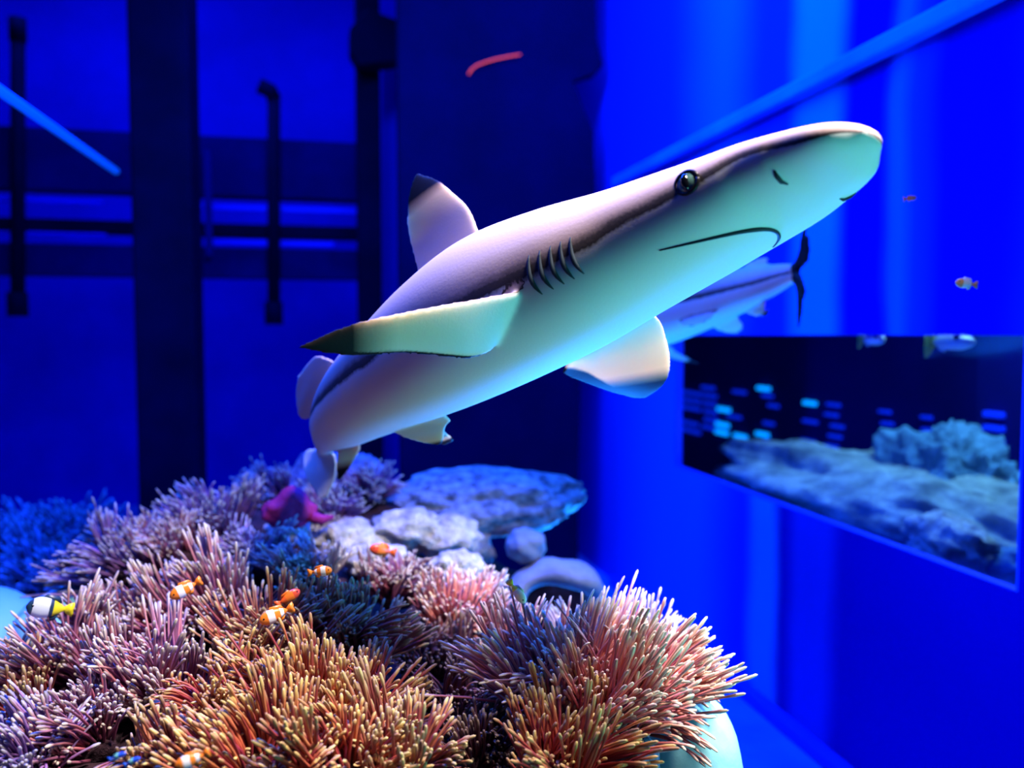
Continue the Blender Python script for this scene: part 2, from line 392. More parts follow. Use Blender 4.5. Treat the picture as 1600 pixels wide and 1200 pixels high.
def tentacles(name, roots, dirs, lens, bends, r, mat, parent, sides=5):
    n = len(roots); T = np.array([0.0, 0.3, 0.6, 0.82, 0.90, 0.97]); RR = np.array([1.15, 1.0, 0.88, 0.82, 1.25, 0.95]) * r
    K = len(T)
    p = roots[:, None, :] + lens[:, None, None] * (dirs[:, None, :] * T[None, :, None] + bends[:, None, :] * (T ** 2)[None, :, None])
    ref = np.where(np.abs(dirs[:, 2:3]) < 0.8, np.array([[0, 0, 1.0]]), np.array([[1.0, 0, 0]]))
    a = np.cross(dirs, ref); a /= np.linalg.norm(a, axis=1, keepdims=True); b = np.cross(dirs, a)
    ang = 2 * np.pi * np.arange(sides) / sides
    ring = np.cos(ang)[None, :, None] * a[:, None, :] + np.sin(ang)[None, :, None] * b[:, None, :]
    V = p[:, :, None, :] + RR[None, :, None, None] * ring[:, None, :, :]
    V = V.reshape(n, K * sides, 3)
    tip = p[:, -1, :] + (dirs + 1.5 * bends) * r * 1.0
    V = np.concatenate([V, tip[:, None, :]], axis=1); per = K * sides + 1
    q = []
    for k in range(K - 1):
        for s in range(sides):
            s2 = (s + 1) % sides
            q.append((k * sides + s, k * sides + s2, (k + 1) * sides + s2, (k + 1) * sides + s))
    q = np.array(q); tr = np.array([((K - 1) * sides + s, (K - 1) * sides + (s + 1) % sides, per - 1) for s in range(sides)])
    offs = (np.arange(n) * per)[:, None, None]
    Q = (q[None] + offs).reshape(-1); TR = (tr[None] + offs).reshape(-1)
    me = bpy.data.meshes.new(name)
    nq = n * len(q); nt_ = n * len(tr)
    me.vertices.add(n * per); me.vertices.foreach_set('co', V.reshape(-1).astype(np.float32))
    me.loops.add(nq * 4 + nt_ * 3); me.loops.foreach_set('vertex_index', np.concatenate([Q, TR]).astype(np.int32))
    me.polygons.add(nq + nt_)
    ls = np.concatenate([np.arange(nq) * 4, nq * 4 + np.arange(nt_) * 3]).astype(np.int32)
    me.polygons.foreach_set('loop_start', ls)
    me.update(calc_edges=True)
    al = np.concatenate([np.repeat(T, sides), [1.0]]); al = np.tile(al, n).astype(np.float32)
    at = me.attributes.new('along', 'FLOAT', 'POINT'); at.data.foreach_set('value', al)
    rn = np.repeat(RNG.random(n), per).astype(np.float32)
    at = me.attributes.new('rnd', 'FLOAT', 'POINT'); at.data.foreach_set('value', rn)
    o = link(name, me, mat, parent, True); o['kind'] = 'stuff'
    return o

def norm(a): return a / np.linalg.norm(a, axis=-1, keepdims=True)

def colony(px, py, d, R, L, pal, label, lean=(0, 0, 1), bunches=16, per=20, r=0.0022, flat=0.55, spread=0.55, base='reef', droop=0.12):
    c = P(px, py, d)
    o = empty('soft_coral', c - Vector((0, 0, R * 0.5))); tag(o, label, 'coral', 'soft corals on the reef')
    lean = np.array(lean, float); lean /= np.linalg.norm(lean)
    nb = bunches
    # bunch directions over a dome about the lean axis
    k = np.arange(nb) + 0.5; cosp = 1 - k / nb * 0.86; phi = k * 2.399963 + RNG.random() * 6
    sp = np.sqrt(1 - cosp ** 2)
    ax = np.cross(lean, [0.3, 0.9, 0.1]); ax /= np.linalg.norm(ax); ay = np.cross(lean, ax)
    bd = cosp[:, None] * lean + sp[:, None] * (np.cos(phi)[:, None] * ax + np.sin(phi)[:, None] * ay)
    bd = norm(bd + RNG.normal(0, 0.10, bd.shape))
    cc = np.array(c)
    bo = cc + bd * R * np.array([1, 1, flat])
    roots = []; dirs = []; lens = []; bends = []
    bdir = norm(bd * 0.62 + lean * 0.62 + RNG.normal(0, .16, bd.shape))
    for i in range(nb):
        ro = bo[i] + RNG.normal(0, R * 0.125, (per, 3))
        di = norm(bdir[i] + (ro - bo[i]) / (R * 0.5) * spread * 0.45 + RNG.normal(0, 0.13, (per, 3)))
        roots.append(ro); dirs.append(di)
        lens.append(L * (0.7 + 0.65 * RNG.random()) * (0.75 + 0.4 * RNG.random(per)))
        bends.append(np.tile(RNG.normal(0, 0.22, 3) + np.array([0, 0, -droop * RNG.random()]), (per, 1)) + RNG.normal(0, .05, (per, 3)))
    tentacles('tentacles', np.vstack(roots), np.vstack(dirs), np.concatenate(lens), np.vstack(bends), r, CM[pal], o)
    # fleshy lumpy base
    rb = rock('coral_base', c, (R * 1.02, R * 1.02, R * flat * 1.05), M[base], None, seed=px * 0.01 + py * 0.003, amp=0.3, sub=3, fine=0.1)
    rb.parent = o; rb.matrix_parent_inverse = Matrix.Translation(o.location).inverted()
    return o

V_UP = (0, -0.35, 1)
COLS = [
 # right clump
 (950, 1112, 1.22, 0.066, 0.085, 'pink', 'large pink coral clump fanning out over the pale turquoise rock', (0.35, -0.1, 1), 34, 26),
 (865, 1098, 1.24, 0.055, 0.085, 'pink', 'tall pink coral at the left of the big right clump', (0.05, -0.1, 1), 22, 24),
 (1025, 1065, 1.30, 0.035, 0.052, 'pink', 'small pink coral reaching out to the right over the turquoise rock', (0.7, -0.1, 1), 16, 22),
 (880, 1215, 1.10, 0.042, 0.075, 'orange', 'red-orange coral under the big pink clump at bottom right', (0.2, -0.35, 1), 22, 22),
 (905, 1050, 1.48, 0.055, 0.06, 'white', 'cream-tipped coral below the arched rock', (0.1, -0.1, 1), 22, 22),
 (1000, 1050, 1.42, 0.050, 0.06, 'white', 'pale cream coral topping the right edge of the reef', (0.4, -0.1, 1), 22, 22),
 # centre right
 (705, 975, 1.68, 0.062, 0.062, 'pink', 'pink coral under the white rock knobs', (0.5, -0.2, 1), 26, 24),
 (785, 1055, 1.48, 0.046, 0.065, 'pink', 'salmon coral right of the dark crevice', (0.6, -0.3, .8), 20, 22),
 (620, 930, 1.78, 0.045, 0.055, 'mauve', 'dusky mauve coral at the head of the dark crevice', V_UP, 18, 20),
 (672, 1040, 1.52, 0.050, 0.045, 'crevice_shade', 'shade-toned maroon coral added in the upper part of the crevice', V_UP, 18, 20),
 (705, 1120, 1.32, 0.045, 0.045, 'crevice_shade', 'shade-toned maroon coral added in the middle of the crevice', V_UP, 18, 20),
 (745, 1190, 1.16, 0.042, 0.045, 'crevice_shade', 'shade-toned maroon coral added at the lower end of the crevice', V_UP, 18, 20),
 (500, 815, 2.12, 0.060, 0.045, 'violet', 'violet coral directly beneath the shark tail', (0, -.3, 1), 20, 20),
 # centre front orange mass
 (430, 1020, 1.38, 0.062, 0.06, 'olive', 'olive-tipped coral just below the two clownfish', (-.1, -.3, 1), 24, 24),
 (540, 1020, 1.42, 0.056, 0.06, 'olive', 'yellow-tipped coral at the left rim of the dark crevice', (-.1, -.3, 1), 22, 24),
 (350, 1125, 1.18, 0.052, 0.06, 'orange', 'rust coral left of centre in the foreground', (-.15, -.4, .9), 22, 22),
 (465, 1130, 1.16, 0.055, 0.065, 'orange', 'rust-red coral in the middle of the foreground', (-.1, -.4, .9), 24, 24),
 (555, 1130, 1.19, 0.046, 0.062, 'orange', 'rust coral bordering the dark crevice', (0, -.4, .9), 20, 22),
 (625, 1205, 1.05, 0.034, 0.055, 'olive', 'yellow-tipped coral at the bottom of the dark crevice', (0.05, -.3, 1), 16, 22),
 (520, 1220, 1.02, 0.045, 0.055, 'orange', 'orange coral at the bottom edge in the centre', (-.1, -.4, 1), 20, 22),
 (390, 1220, 1.02, 0.045, 0.055, 'orange', 'red coral at the bottom edge left of centre', (-.15, -.4, 1), 20, 22),
 (270, 1225, 1.04, 0.042, 0.05, 'olive', 'cream-tipped coral right of the two blue glinting fish', (-.3, -.4, 1), 18, 22),
 # left slope
 (330, 965, 1.55, 0.06, 0.065, 'mauve', 'mauve coral between the two clownfish groups', (-.3, -.4, 1), 22, 24),
 (210, 1000, 1.52, 0.065, 0.07, 'mauve', 'mauve coral on the left slope right of the yellow-tailed fish', (-.45, -.3, .9), 24, 24),
 (240, 1090, 1.28, 0.058, 0.065, 'mauve', 'mauve-pink coral in the middle of the left slope', (-.4, -.35, .9), 22, 24),
 (110, 1070, 1.38, 0.062, 0.065, 'mauve', 'straw-tipped coral low on the left slope', (-.5, -.3, .9), 24, 24),
 (20, 1120, 1.30, 0.058, 0.06, 'olive', 'straw-tipped coral cut by the left edge', (-.5, -.3, .9), 22, 22),
 (120, 1160, 1.15, 0.052, 0.06, 'mauve', 'mauve coral above the two blue glinting fish', (-.4, -.4, .9), 22, 22),
 (30, 1210, 1.08, 0.05, 0.055, 'violet', 'violet-mauve coral in the bottom left corner', (-.4, -.4, .9), 20, 22),
 # upper left
 (195, 900, 1.88, 0.068, 0.065, 'violet', 'violet coral on the left shoulder of the reef', (-.5, -.2, 1), 24, 24),
 (265, 880, 1.92, 0.058, 0.065, 'mauve', 'dusky coral just right of the left shoulder', (-.4, -.2, 1), 22, 24),
 (335, 835, 2.05, 0.08, 0.065, 'violet', 'violet coral on the crest in front of the broad column', (-.4, -.2, 1), 28, 24),
 (395, 890, 1.85, 0.06, 0.055, 'violet', 'blue-violet coral below the magenta sponge', (-.2, -.3, 1), 22, 22),
 (480, 905, 1.72, 0.05, 0.045, 'white', 'pale coral left of the white rock knobs', V_UP, 18, 20),
 (425, 780, 2.35, 0.075, 0.04, 'violet', 'lavender coral on the crest left of the shark tail', (-.4, -.2, 1), 24, 22),
 (575, 775, 2.28, 0.055, 0.04, 'violet', 'lavender coral on the rock peak right of the shark tail', (0, -.3, 1), 20, 22),
]
for a in COLS:
    colony(a[0], a[1], a[2], a[3], a[4] * 1.12, a[5], a[6], a[7], int(a[8] * 0.82), a[9] + 5)
# far blue clump at left
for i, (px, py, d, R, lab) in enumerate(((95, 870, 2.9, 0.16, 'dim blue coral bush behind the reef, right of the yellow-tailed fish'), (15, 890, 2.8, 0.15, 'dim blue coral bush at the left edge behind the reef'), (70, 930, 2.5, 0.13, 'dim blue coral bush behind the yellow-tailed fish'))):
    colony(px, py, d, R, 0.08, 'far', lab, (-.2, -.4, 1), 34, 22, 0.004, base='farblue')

# ------------------------------------------------------------------ rocks on the reef
def slab_cut(q): return Vector((q.x, q.y, max(-0.8, min(0.75, q.z))))
rock('rock_slab', P(745, 785, 2.5), (0.315, 0.20, 0.098), M['rock'], 'flat grey pitted rock slab under the shark', seed=3, amp=0.22, sub=5, fine=0.07, rot=0.1)
rock('boulder', P(715, 855, 2.35), (0.10, 0.09, 0.07), M['rock'], 'grey pitted rock below the middle of the flat slab', seed=5, amp=0.3, sub=4, fine=0.09)
rock('boulder', P(875, 955, 2.5), (0.11, 0.08, 0.10), M['reef'], 'dark filler rock added behind the arched rock', seed=9, amp=0.2, sub=4, fine=0.05)  # added to darken the arch opening and block blue light
rock('boulder', P(822, 852, 2.3), (0.055, 0.05, 0.048), M['rock_smooth'], 'small round boulder beneath the flat slab overhang', seed=8, amp=0.2, sub=4, fine=0.03)
def arch(c, label):
    V = []; Fc = []; nseg = 24; sd = 14
    pts = []; rad = []
    for i in range(nseg + 1):
        a = math.pi * (0.02 + 0.98 * i / nseg)
        pts.append(Vector((-math.cos(a) * 0.105, 0.02 * math.sin(a * 2), math.sin(a) ** 0.8 * 0.095)))
        rad.append(0.016 + 0.012 * math.sin(a * 1.3) + 0.016 * (i / nseg))
    V, Fc = tube_data(pts, rad, sd)
    V = [Vector((v.x, v.y * 2.0, v.z)) * (1 + 0.12 * noise.noise(v * 14)) for v in V]
    o = link('arched_rock', mesh('arched_rock', V, Fc), M['rock_smooth'], None, True, loc=c)
    tag(o, label, 'rock')
arch(P(872, 948, 2.25), 'smooth arched rock between the slab and the right coral clump')
for i, (px, py, d, r, lab) in enumerate((
    (640, 830, 2.1, 0.075, 'white rock knob left of the brightest one below the slab'),
    (700, 840, 2.1, 0.065, 'brightest white rock knob below the slab'),
    (715, 885, 1.95, 0.05, 'creamy rock knob above the pink coral'),
    (540, 845, 2.05, 0.065, 'pale lumpy rock right of the magenta sponge'),
    (465, 835, 2.05, 0.06, 'pale grey lumpy rock below the magenta sponge'),
    (585, 875, 1.9, 0.055, 'whitish rock behind the red-orange fish'))):
    rock('pale_rock', P(px, py, d), (r * 1.25, r, r * 0.72), M['rock_pale'], lab, seed=20 + i, amp=0.35, sub=4, fine=0.12)
rock('rock_peak', P(520, 800, 2.42), (0.16, 0.15, 0.17), M['rock_violet'], 'violet encrusted rock peak under the shark tail', seed=31, amp=0.3, sub=5, fine=0.1)
rock('rock_crest', P(425, 805, 2.45), (0.15, 0.13, 0.13), M['rock_violet'], 'violet encrusted rock crest left of the peak', seed=33, amp=0.3, sub=5, fine=0.1)
# magenta sponge: pointed leafy fan
def sponge():
    c = P(452, 800, 1.98); o = empty('sponge', c); tag(o, 'dark magenta pointed sponge between violet corals', 'sponge')
    bm = bmesh.new(); bmesh.ops.create_icosphere(bm, subdivisions=4, radius=1)
    for v in bm.verts:
        x, y, z = v.co
        z2 = z * 0.04 + (0.024 * max(0, 1 - abs(x - 0.15) * 1.6) if z > 0 else 0)
        v.co = Vector((x * 0.062, y * 0.03, z2)) * (1 + 0.15 * noise.noise(v.co * 2.2))
    b = bmobj('sponge_body', bm, M['sponge'], None, True); b.parent = o
    V, Fc = tube_data([(0.05, -0.01, -0.012), (0.075, -0.01, -0.02), (0.10, 0, -0.016)], [0.014, 0.012, 0.005], 10)
    b = link('sponge_lobe', mesh('sponge_lobe', V, Fc), M['sponge'], None, True); b.parent = o
sponge()
# smooth pale turquoise rocks
rock('turquoise_rock', P(1066, 1205, 1.33), (0.092, 0.10, 0.125), M['turq'], 'smooth bright turquoise rock at the bottom right of the reef', seed=41, amp=0.10, fr=1.2, sub=4, fine=0.01)
rock('turquoise_rock', P(-40, 1010, 2.0), (0.17, 0.18, 0.13), M['turq'], 'smooth pale turquoise rock at the left edge', seed=43, amp=0.12, fr=1.2, sub=4, fine=0.01)
rock('boulder', P(985, 1195, 1.24), (0.04, 0.05, 0.055), M['rock'], 'dark rough rock between the orange coral and the turquoise rock', seed=45, amp=0.3, sub=4, fine=0.1)
rock('turquoise_rock', P(120, 985, 1.85), (0.13, 0.12, 0.10), M['turq'], 'pale turquoise rock showing under the left slope corals', seed=47, amp=0.15, fr=1.2, sub=4, fine=0.01)

# ------------------------------------------------------------------ behind the window
rock('rock_ledge', (AW + 0.60, 2.85, WZ0 - 0.06), (0.42, 1.15, 0.20), M['farrock'], 'grey-green rock ledge just behind the window', seed=51, amp=0.3, sub=5, fine=0.12)
rock('rock_mound', AX(1480, 800, AW + 0.75), (0.25, 0.28, 0.30), M['farblue'], 'bluish coral mound behind the right end of the window', seed=53, amp=0.45, sub=6, fine=0.2)
rock('white_coral', AX(1482, 845, AW + 0.22), (0.09, 0.15, 0.075), M['rock_pale'], 'cream white coral lump behind the lower right of the window', cat='coral', seed=55, amp=0.35, sub=4, fine=0.15)
rock('dark_boulder', AX(1560, 900, AW + 0.3), (0.08, 0.10, 0.08), M['farblue'], 'dark boulder in the lower right corner of the window', seed=57, amp=0.35, sub=4, fine=0.1)
area('neighbour_tank_fill', (AW + 0.85, 2.6, 2.2), (AW + 0.75, 2.65, 0.7), 0.8, 48, (0.30, 0.70, 1.0))  # added fill to brighten the space behind the window
# small blue lamps on the far racks
XR = 3.2
def lampbar(px, py, wpx, hpx, bright, label, x=XR):
    a = AX(px - wpx / 2, py, x); b = AX(px + wpx / 2, py, x); c = AX(px, py - hpx / 2, x); e = AX(px, py + hpx / 2, x)
    o = box('lamp', x, x + 0.0315, min(a.y, b.y), max(a.y, b.y), e.z, c.z, M['led_cyan' if bright else 'led_blue'], bevel=0.004)
    tag(o, label, 'lamp', 'small blue lamps behind the window'); return o
ORD = ['first', 'second', 'third', 'fourth', 'fifth', 'sixth', 'seventh', 'eighth']
BR = ((1128, 640), (1126, 664), (1125, 676), (1188, 679), (1154, 682), (1262, 630), (1190, 607))
for row in range(7):
    y0 = 600 + row * 11.5; sl = (y0 - 523) / (1060 - 495); k = 0
    for px, wd in ((1076, 30), (1106, 18), (1152, 18), (1200, 14), (1262, 20), (1300, 18), (1385, 16), (1440, 14)):
        if RNG.random() < 0.2: continue
        px += RNG.normal(0, 3); py = 523 + sl * (px - 495)
        if any(abs(px - q[0]) < 20 and abs(py - q[1]) < 7 for q in BR): continue
        lampbar(px, py, wd, 5, False, 'dim blue lamp, %s from left in the %s row from the top behind the window' % (ORD[k], ORD[row])); k += 1
for k, (px, py) in enumerate(BR):
    lampbar(px, py, 17, 6, True, ['bright cyan lamp, topmost of three behind the window', 'bright cyan lamp, middle of three behind the window', 'bright cyan lamp, lowest of three behind the window', 'bright cyan lamp standing alone low behind the window', 'bright cyan lamp right below the dim rows', 'cyan lamp above the window centre rows', 'cyan lamp highest behind the window'][k])
for k in range(7):
    o = lampbar(1548, 648 + k * 21.5, 28, 9, True, 'light blue lamp, %s from the top of the upright column at the window right end' % ORD[k], 2.75)
    o.data.materials[0] = M['led_cyan'] if k > 4 else M['led_blue']; o['group'] = 'column of lamps behind the window'
yl = AX(1548, 700, 2.75).y
rk = box('lamp_rack', XR + 0.0312, XR + 0.08, 3.3, 7.2, 0.0, 1.6, M['navy2']); tag(rk, 'dark rack holding the rows of blue lamps', 'rack')
rk = box('lamp_rack', 2.7812, 2.82, yl - .12, yl + .12, 0.0, 1.5, M['navy2']); tag(rk, 'narrow dark rack holding the upright lamp column', 'rack')

# ------------------------------------------------------------------ sharks
def catmull(A, n):
    A = np.array(A, float); m = len(A); out = []
    tt = np.linspace(0, m - 1, n)
    for t in tt:
        i = min(int(t), m - 2); f = t - i
        p1, p2 = A[i], A[i + 1]; p0 = A[i - 1] if i > 0 else 2 * p1 - p2; p3 = A[i + 2] if i + 2 < m else 2 * p2 - p1
        out.append(0.5 * (2 * p1 + (p2 - p0) * f + (2 * p0 - 5 * p1 + 4 * p2 - p3) * f * f + (3 * p1 - p0 - 3 * p2 + p3) * f ** 3))
    return np.array(out)

class Body:
    off = 0.10
    """lofted body: stations = (centre, a_up, a_down, b, roll_deg)"""
    def __init__(self, st, n=180, sides=80):
        A = catmull([(*s[0], s[1], s[2], s[3], s[4]) for s in st], n)
        self.n, self.sides, self.m = n, sides, len(st)
        self.C = A[:, :3]; self.au = np.maximum(A[:, 3], .002); self.ad = np.maximum(A[:, 4], .002); self.b = np.maximum(A[:, 5], .002); self.roll = np.radians(A[:, 6])
        T = np.gradient(self.C, axis=0); T = -norm(T)       # heading: towards the nose
        self.T = T
        z = np.array([0, 0, 1.0]); R0 = norm(np.cross(T, z)); U0 = np.cross(R0, T)
        c = np.cos(self.roll)[:, None]; s = np.sin(self.roll)[:, None]
        self.S = c * R0 + s * U0; self.U = c * U0 - s * R0    # S: the shark's right
    def frame(self, u):
        x = u / (self.m - 1) * (self.n - 1); i = int(min(max(x, 0), self.n - 2)); f = x - i
        g = lambda A: A[i] * (1 - f) + A[i + 1] * f
        return g(self.C), g(self.T), g(self.S), g(self.U), g(self.au), g(self.ad), g(self.b)
    @staticmethod
    def prof(t, au, ad, b):
        c, s = math.cos(t), math.sin(t)
        e = 0.86 if s < 0 else 0.95
        x = b * math.copysign(abs(c) ** e, c); z = (au if s > 0 else ad) * math.copysign(abs(s) ** e, s)
        return x, z
    def surf(self, u, tdeg, out=0.0):
        C, T, S, U, au, ad, b = self.frame(u); t = math.radians(tdeg)
        x, z = self.prof(t, au, ad, b)
        L = math.hypot(x, z); k = (L + out) / L
        return Vector(C + S * x * k + U * z * k)
    def loc(self, u, fwd, right, up):
        C, T, S, U, *_ = self.frame(u)
        return Vector(C + T * fwd + S * right + U * up)
    def data(self):
        V = []; bt = []; Fc = []; n, sd = self.n, self.sides
        for i in range(n):
            for k in range(sd):
                t = 2 * math.pi * k / sd
                x, z = self.prof(t, self.au[i], self.ad[i], self.b[i])
                V.append(self.C[i] + self.S[i] * x + self.U[i] * z); bt.append(math.sin(t) + self.off * (min(1.0, max(0.0, (i / n - 0.24) / 0.2)) + 2.2 * min(1.0, max(0.0, (0.20 - i / n) / 0.06))))
        for i in range(n - 1):
            for k in range(sd):
                k2 = (k + 1) % sd; Fc.append((i * sd + k, (i + 1) * sd + k, (i + 1) * sd + k2, i * sd + k2))
        Fc.append(tuple(range(sd))); Fc.append(tuple((n - 1) * sd + k for k in range(sd))[::-1])
        return V, Fc, bt

def fin_data(lead, trail, thick, side_ref, bt_pos, bt_neg, tipk=(0.72, 0.95), edge=0.0, nS=64, nC=26):
    """lead / trail: matching polylines root -> tip. side_ref: vector of the '+' face"""
    Ld = catmull([tuple(p) for p in lead], nS); Tr = catmull([tuple(p) for p in trail], nS)
    side_ref = np.array(side_ref, float)
    V = []; bt = []; tip = []
    nrm = []
    for i in range(nS):
        ch = Tr[i] - Ld[i]; sp = Ld[min(i + 1, nS - 1)] - Ld[max(i - 1, 0)] + Tr[min(i + 1, nS - 1)] - Tr[max(i - 1, 0)]
        nn = np.cross(ch, sp); L = np.linalg.norm(nn); nn = nn / L if L > 1e-9 else nrm[-1]
        if nn @ side_ref < 0: nn = -nn
        nrm.append(nn)
    for i in range(nS):
        f = i / (nS - 1); th = thick * (1 - 0.62 * f)
        for sgn in (1, -1):
            for k in range(nC + 1):
                c = k / nC
                h = max(0.0021, th * (0.35 + 1.4 * math.sqrt(c) * (1 - c) ** 0.9))
                V.append(Ld[i] * (1 - c) + Tr[i] * c + nrm[i] * h * sgn)
                bt.append(bt_pos if sgn > 0 else bt_neg)
                g = (f - tipk[0]) / (tipk[1] - tipk[0])
                if edge: g = max(g, (c - (1 - edge)) / (edge * .6) * min(1, max(0, (f - .22) * 4)))
                tip.append(min(1, max(0, g)))
    Fc = []; row = 2 * (nC + 1)
    for i in range(nS - 1):
        a = i * row; b = a + row
        for k in range(nC):
            Fc.append((a + k, a + k + 1, b + k + 1, b + k))
            q = nC + 1; Fc.append((a + q + k, b + q + k, b + q + k + 1, a + q + k + 1))
        Fc.append((a, b, b + nC + 1, a + nC + 1)); Fc.append((a + nC, a + 2 * nC + 1, b + 2 * nC + 1, b + nC))
    for e, flip in ((0, False), (nS - 1, True)):
        a = e * row
        for k in range(nC):
            f4 = (a + k, a + nC + 1 + k, a + nC + 2 + k, a + k + 1)
            Fc.append(f4[::-1] if flip else f4)
    return V, Fc, bt, tip

def shark_mat():
    m, t, b = nt('shark_skin')
    A = t.nodes.new('ShaderNodeAttribute'); A.attribute_name = 'dorsal'
    Tn = t.nodes.new('ShaderNodeAttribute'); Tn.attribute_name = 'tip'
    n = add_noise(t, 14, 4)
    ad = t.nodes.new('ShaderNodeMath'); ad.operation = 'MULTIPLY_ADD'; ad.inputs[1].default_value = 0.16; 
    t.links.new(n.outputs['Fac'], ad.inputs[0]); t.links.new(A.outputs['Fac'], ad.inputs[2])
    mr = t.nodes.new('ShaderNodeMapRange'); mr.inputs[1].default_value = -1; mr.inputs[2].default_value = 1.35
    t.links.new(ad.outputs[0], mr.inputs[0])
    r = ramp(t, mr.outputs[0], [(0.0, (0.62, 0.66, 0.64)), (0.42, (0.58, 0.62, 0.58)), (0.445, (0.04, 0.036, 0.034)), (0.48, (0.07, 0.058, 0.055)), (0.53, (0.44, 0.33, 0.31)), (0.62, (0.62, 0.49, 0.46)), (1.0, (0.70, 0.57, 0.54))])  # near-black band is flank shade painted into the skin colour
    mx = t.nodes.new('ShaderNodeMix'); mx.data_type = 'RGBA'
    tr = ramp(t, Tn.outputs['Fac'], [(0.0, (0, 0, 0)), (0.5, (0.06, 0.06, 0.06)), (0.72, (1, 1, 1))])
    mc = t.nodes.new('ShaderNodeMix'); mc.data_type = 'RGBA'; cr2 = ramp(t, Tn.outputs['Fac'], [(0.0, (0, 0, 0)), (0.45, (0.85, 0.85, 0.85))])
    t.links.new(cr2.outputs[0], mc.inputs['Factor']); t.links.new(r.outputs[0], mc.inputs['A']); mc.inputs['B'].default_value = (0.80, 0.55, 0.34, 1)  # cream towards fin tips: light shining through, painted into the colour
    t.links.new(tr.outputs[0], mx.inputs['Factor']); t.links.new(mc.outputs['Result'], mx.inputs['A'])
    mx.inputs['B'].default_value = (0.006, 0.005, 0.006, 1)
    t.links.new(mx.outputs['Result'], b.inputs['Base Color'])
    b.inputs['Roughness'].default_value = 0.6; b.inputs['Specular IOR Level'].default_value = 0.12
    sw = ramp(t, Tn.outputs['Fac'], [(0.0, (0, 0, 0)), (0.25, (0.5, 0.5, 0.5)), (0.55, (0.5, 0.5, 0.5)), (0.7, (0, 0, 0))])
    t.links.new(sw.outputs[0], b.inputs['Subsurface Weight']); b.inputs['Subsurface Scale'].default_value = 0.03; b.inputs['Subsurface Radius'].default_value = (1.0, 0.72, 0.45)
    n2 = add_noise(t, 260, 2); bp = t.nodes.new('ShaderNodeBump'); bp.inputs['Strength'].default_value = 0.06; bp.inputs['Distance'].default_value = 0.004
    t.links.new(n2.outputs['Fac'], bp.inputs['Height']); t.links.new(bp.outputs[0], b.inputs['Normal'])
    return m
M['shark'] = shark_mat()

def fuse(name, chunks, voxel, mat, parent, smooth_it=5):
    """one continuous skin out of body and fins; colour attributes carried over"""
    V = []; Fc = []; bt = []; tp = []
    for v, f, b, t in chunks:
        o = len(V); V += [tuple(p) for p in v]; Fc += [tuple(i + o for i in q) for q in f]; bt += list(b); tp += list(t)
    src = mesh(name + '_src', V, Fc)
    bm = bmesh.new(); bm.from_mesh(src); bmesh.ops.recalc_face_normals(bm, faces=bm.faces[:]); bm.to_mesh(src); bm.free()
    tmp = bpy.data.objects.new(name + '_tmp', src); COL.objects.link(tmp)
    md = tmp.modifiers.new('r', 'REMESH'); md.mode = 'VOXEL'; md.voxel_size = voxel
    sm = tmp.modifiers.new('s', 'SMOOTH'); sm.factor = 0.5; sm.iterations = smooth_it
    dg = bpy.context.evaluated_depsgraph_get()
    me = bpy.data.meshes.new_from_object(tmp.evaluated_get(dg)); me.name = name
    bpy.data.objects.remove(tmp); bpy.data.meshes.remove(src)
    kd = kdtree.KDTree(len(V))
    for i, v in enumerate(V): kd.insert(v, i)
    kd.balance()
    n = len(me.vertices); d = np.zeros(n, np.float32); tt = np.zeros(n, np.float32)
    for i, v in enumerate(me.vertices):
        near = kd.find_n(v.co, 7); ws = [1 / (x[2] + 1e-5) for x in near]; s = sum(ws)
        d[i] = sum(w_ * bt[x[1]] for w_, x in zip(ws, near)) / s; tt[i] = sum(w_ * tp[x[1]] for w_, x in zip(ws, near)) / s
    a = me.attributes.new('dorsal', 'FLOAT', 'POINT'); a.data.foreach_set('value', d)
    a = me.attributes.new('tip', 'FLOAT', 'POINT'); a.data.foreach_set('value', tt)
    me.materials.clear()
    return link(name, me, mat, parent, True)

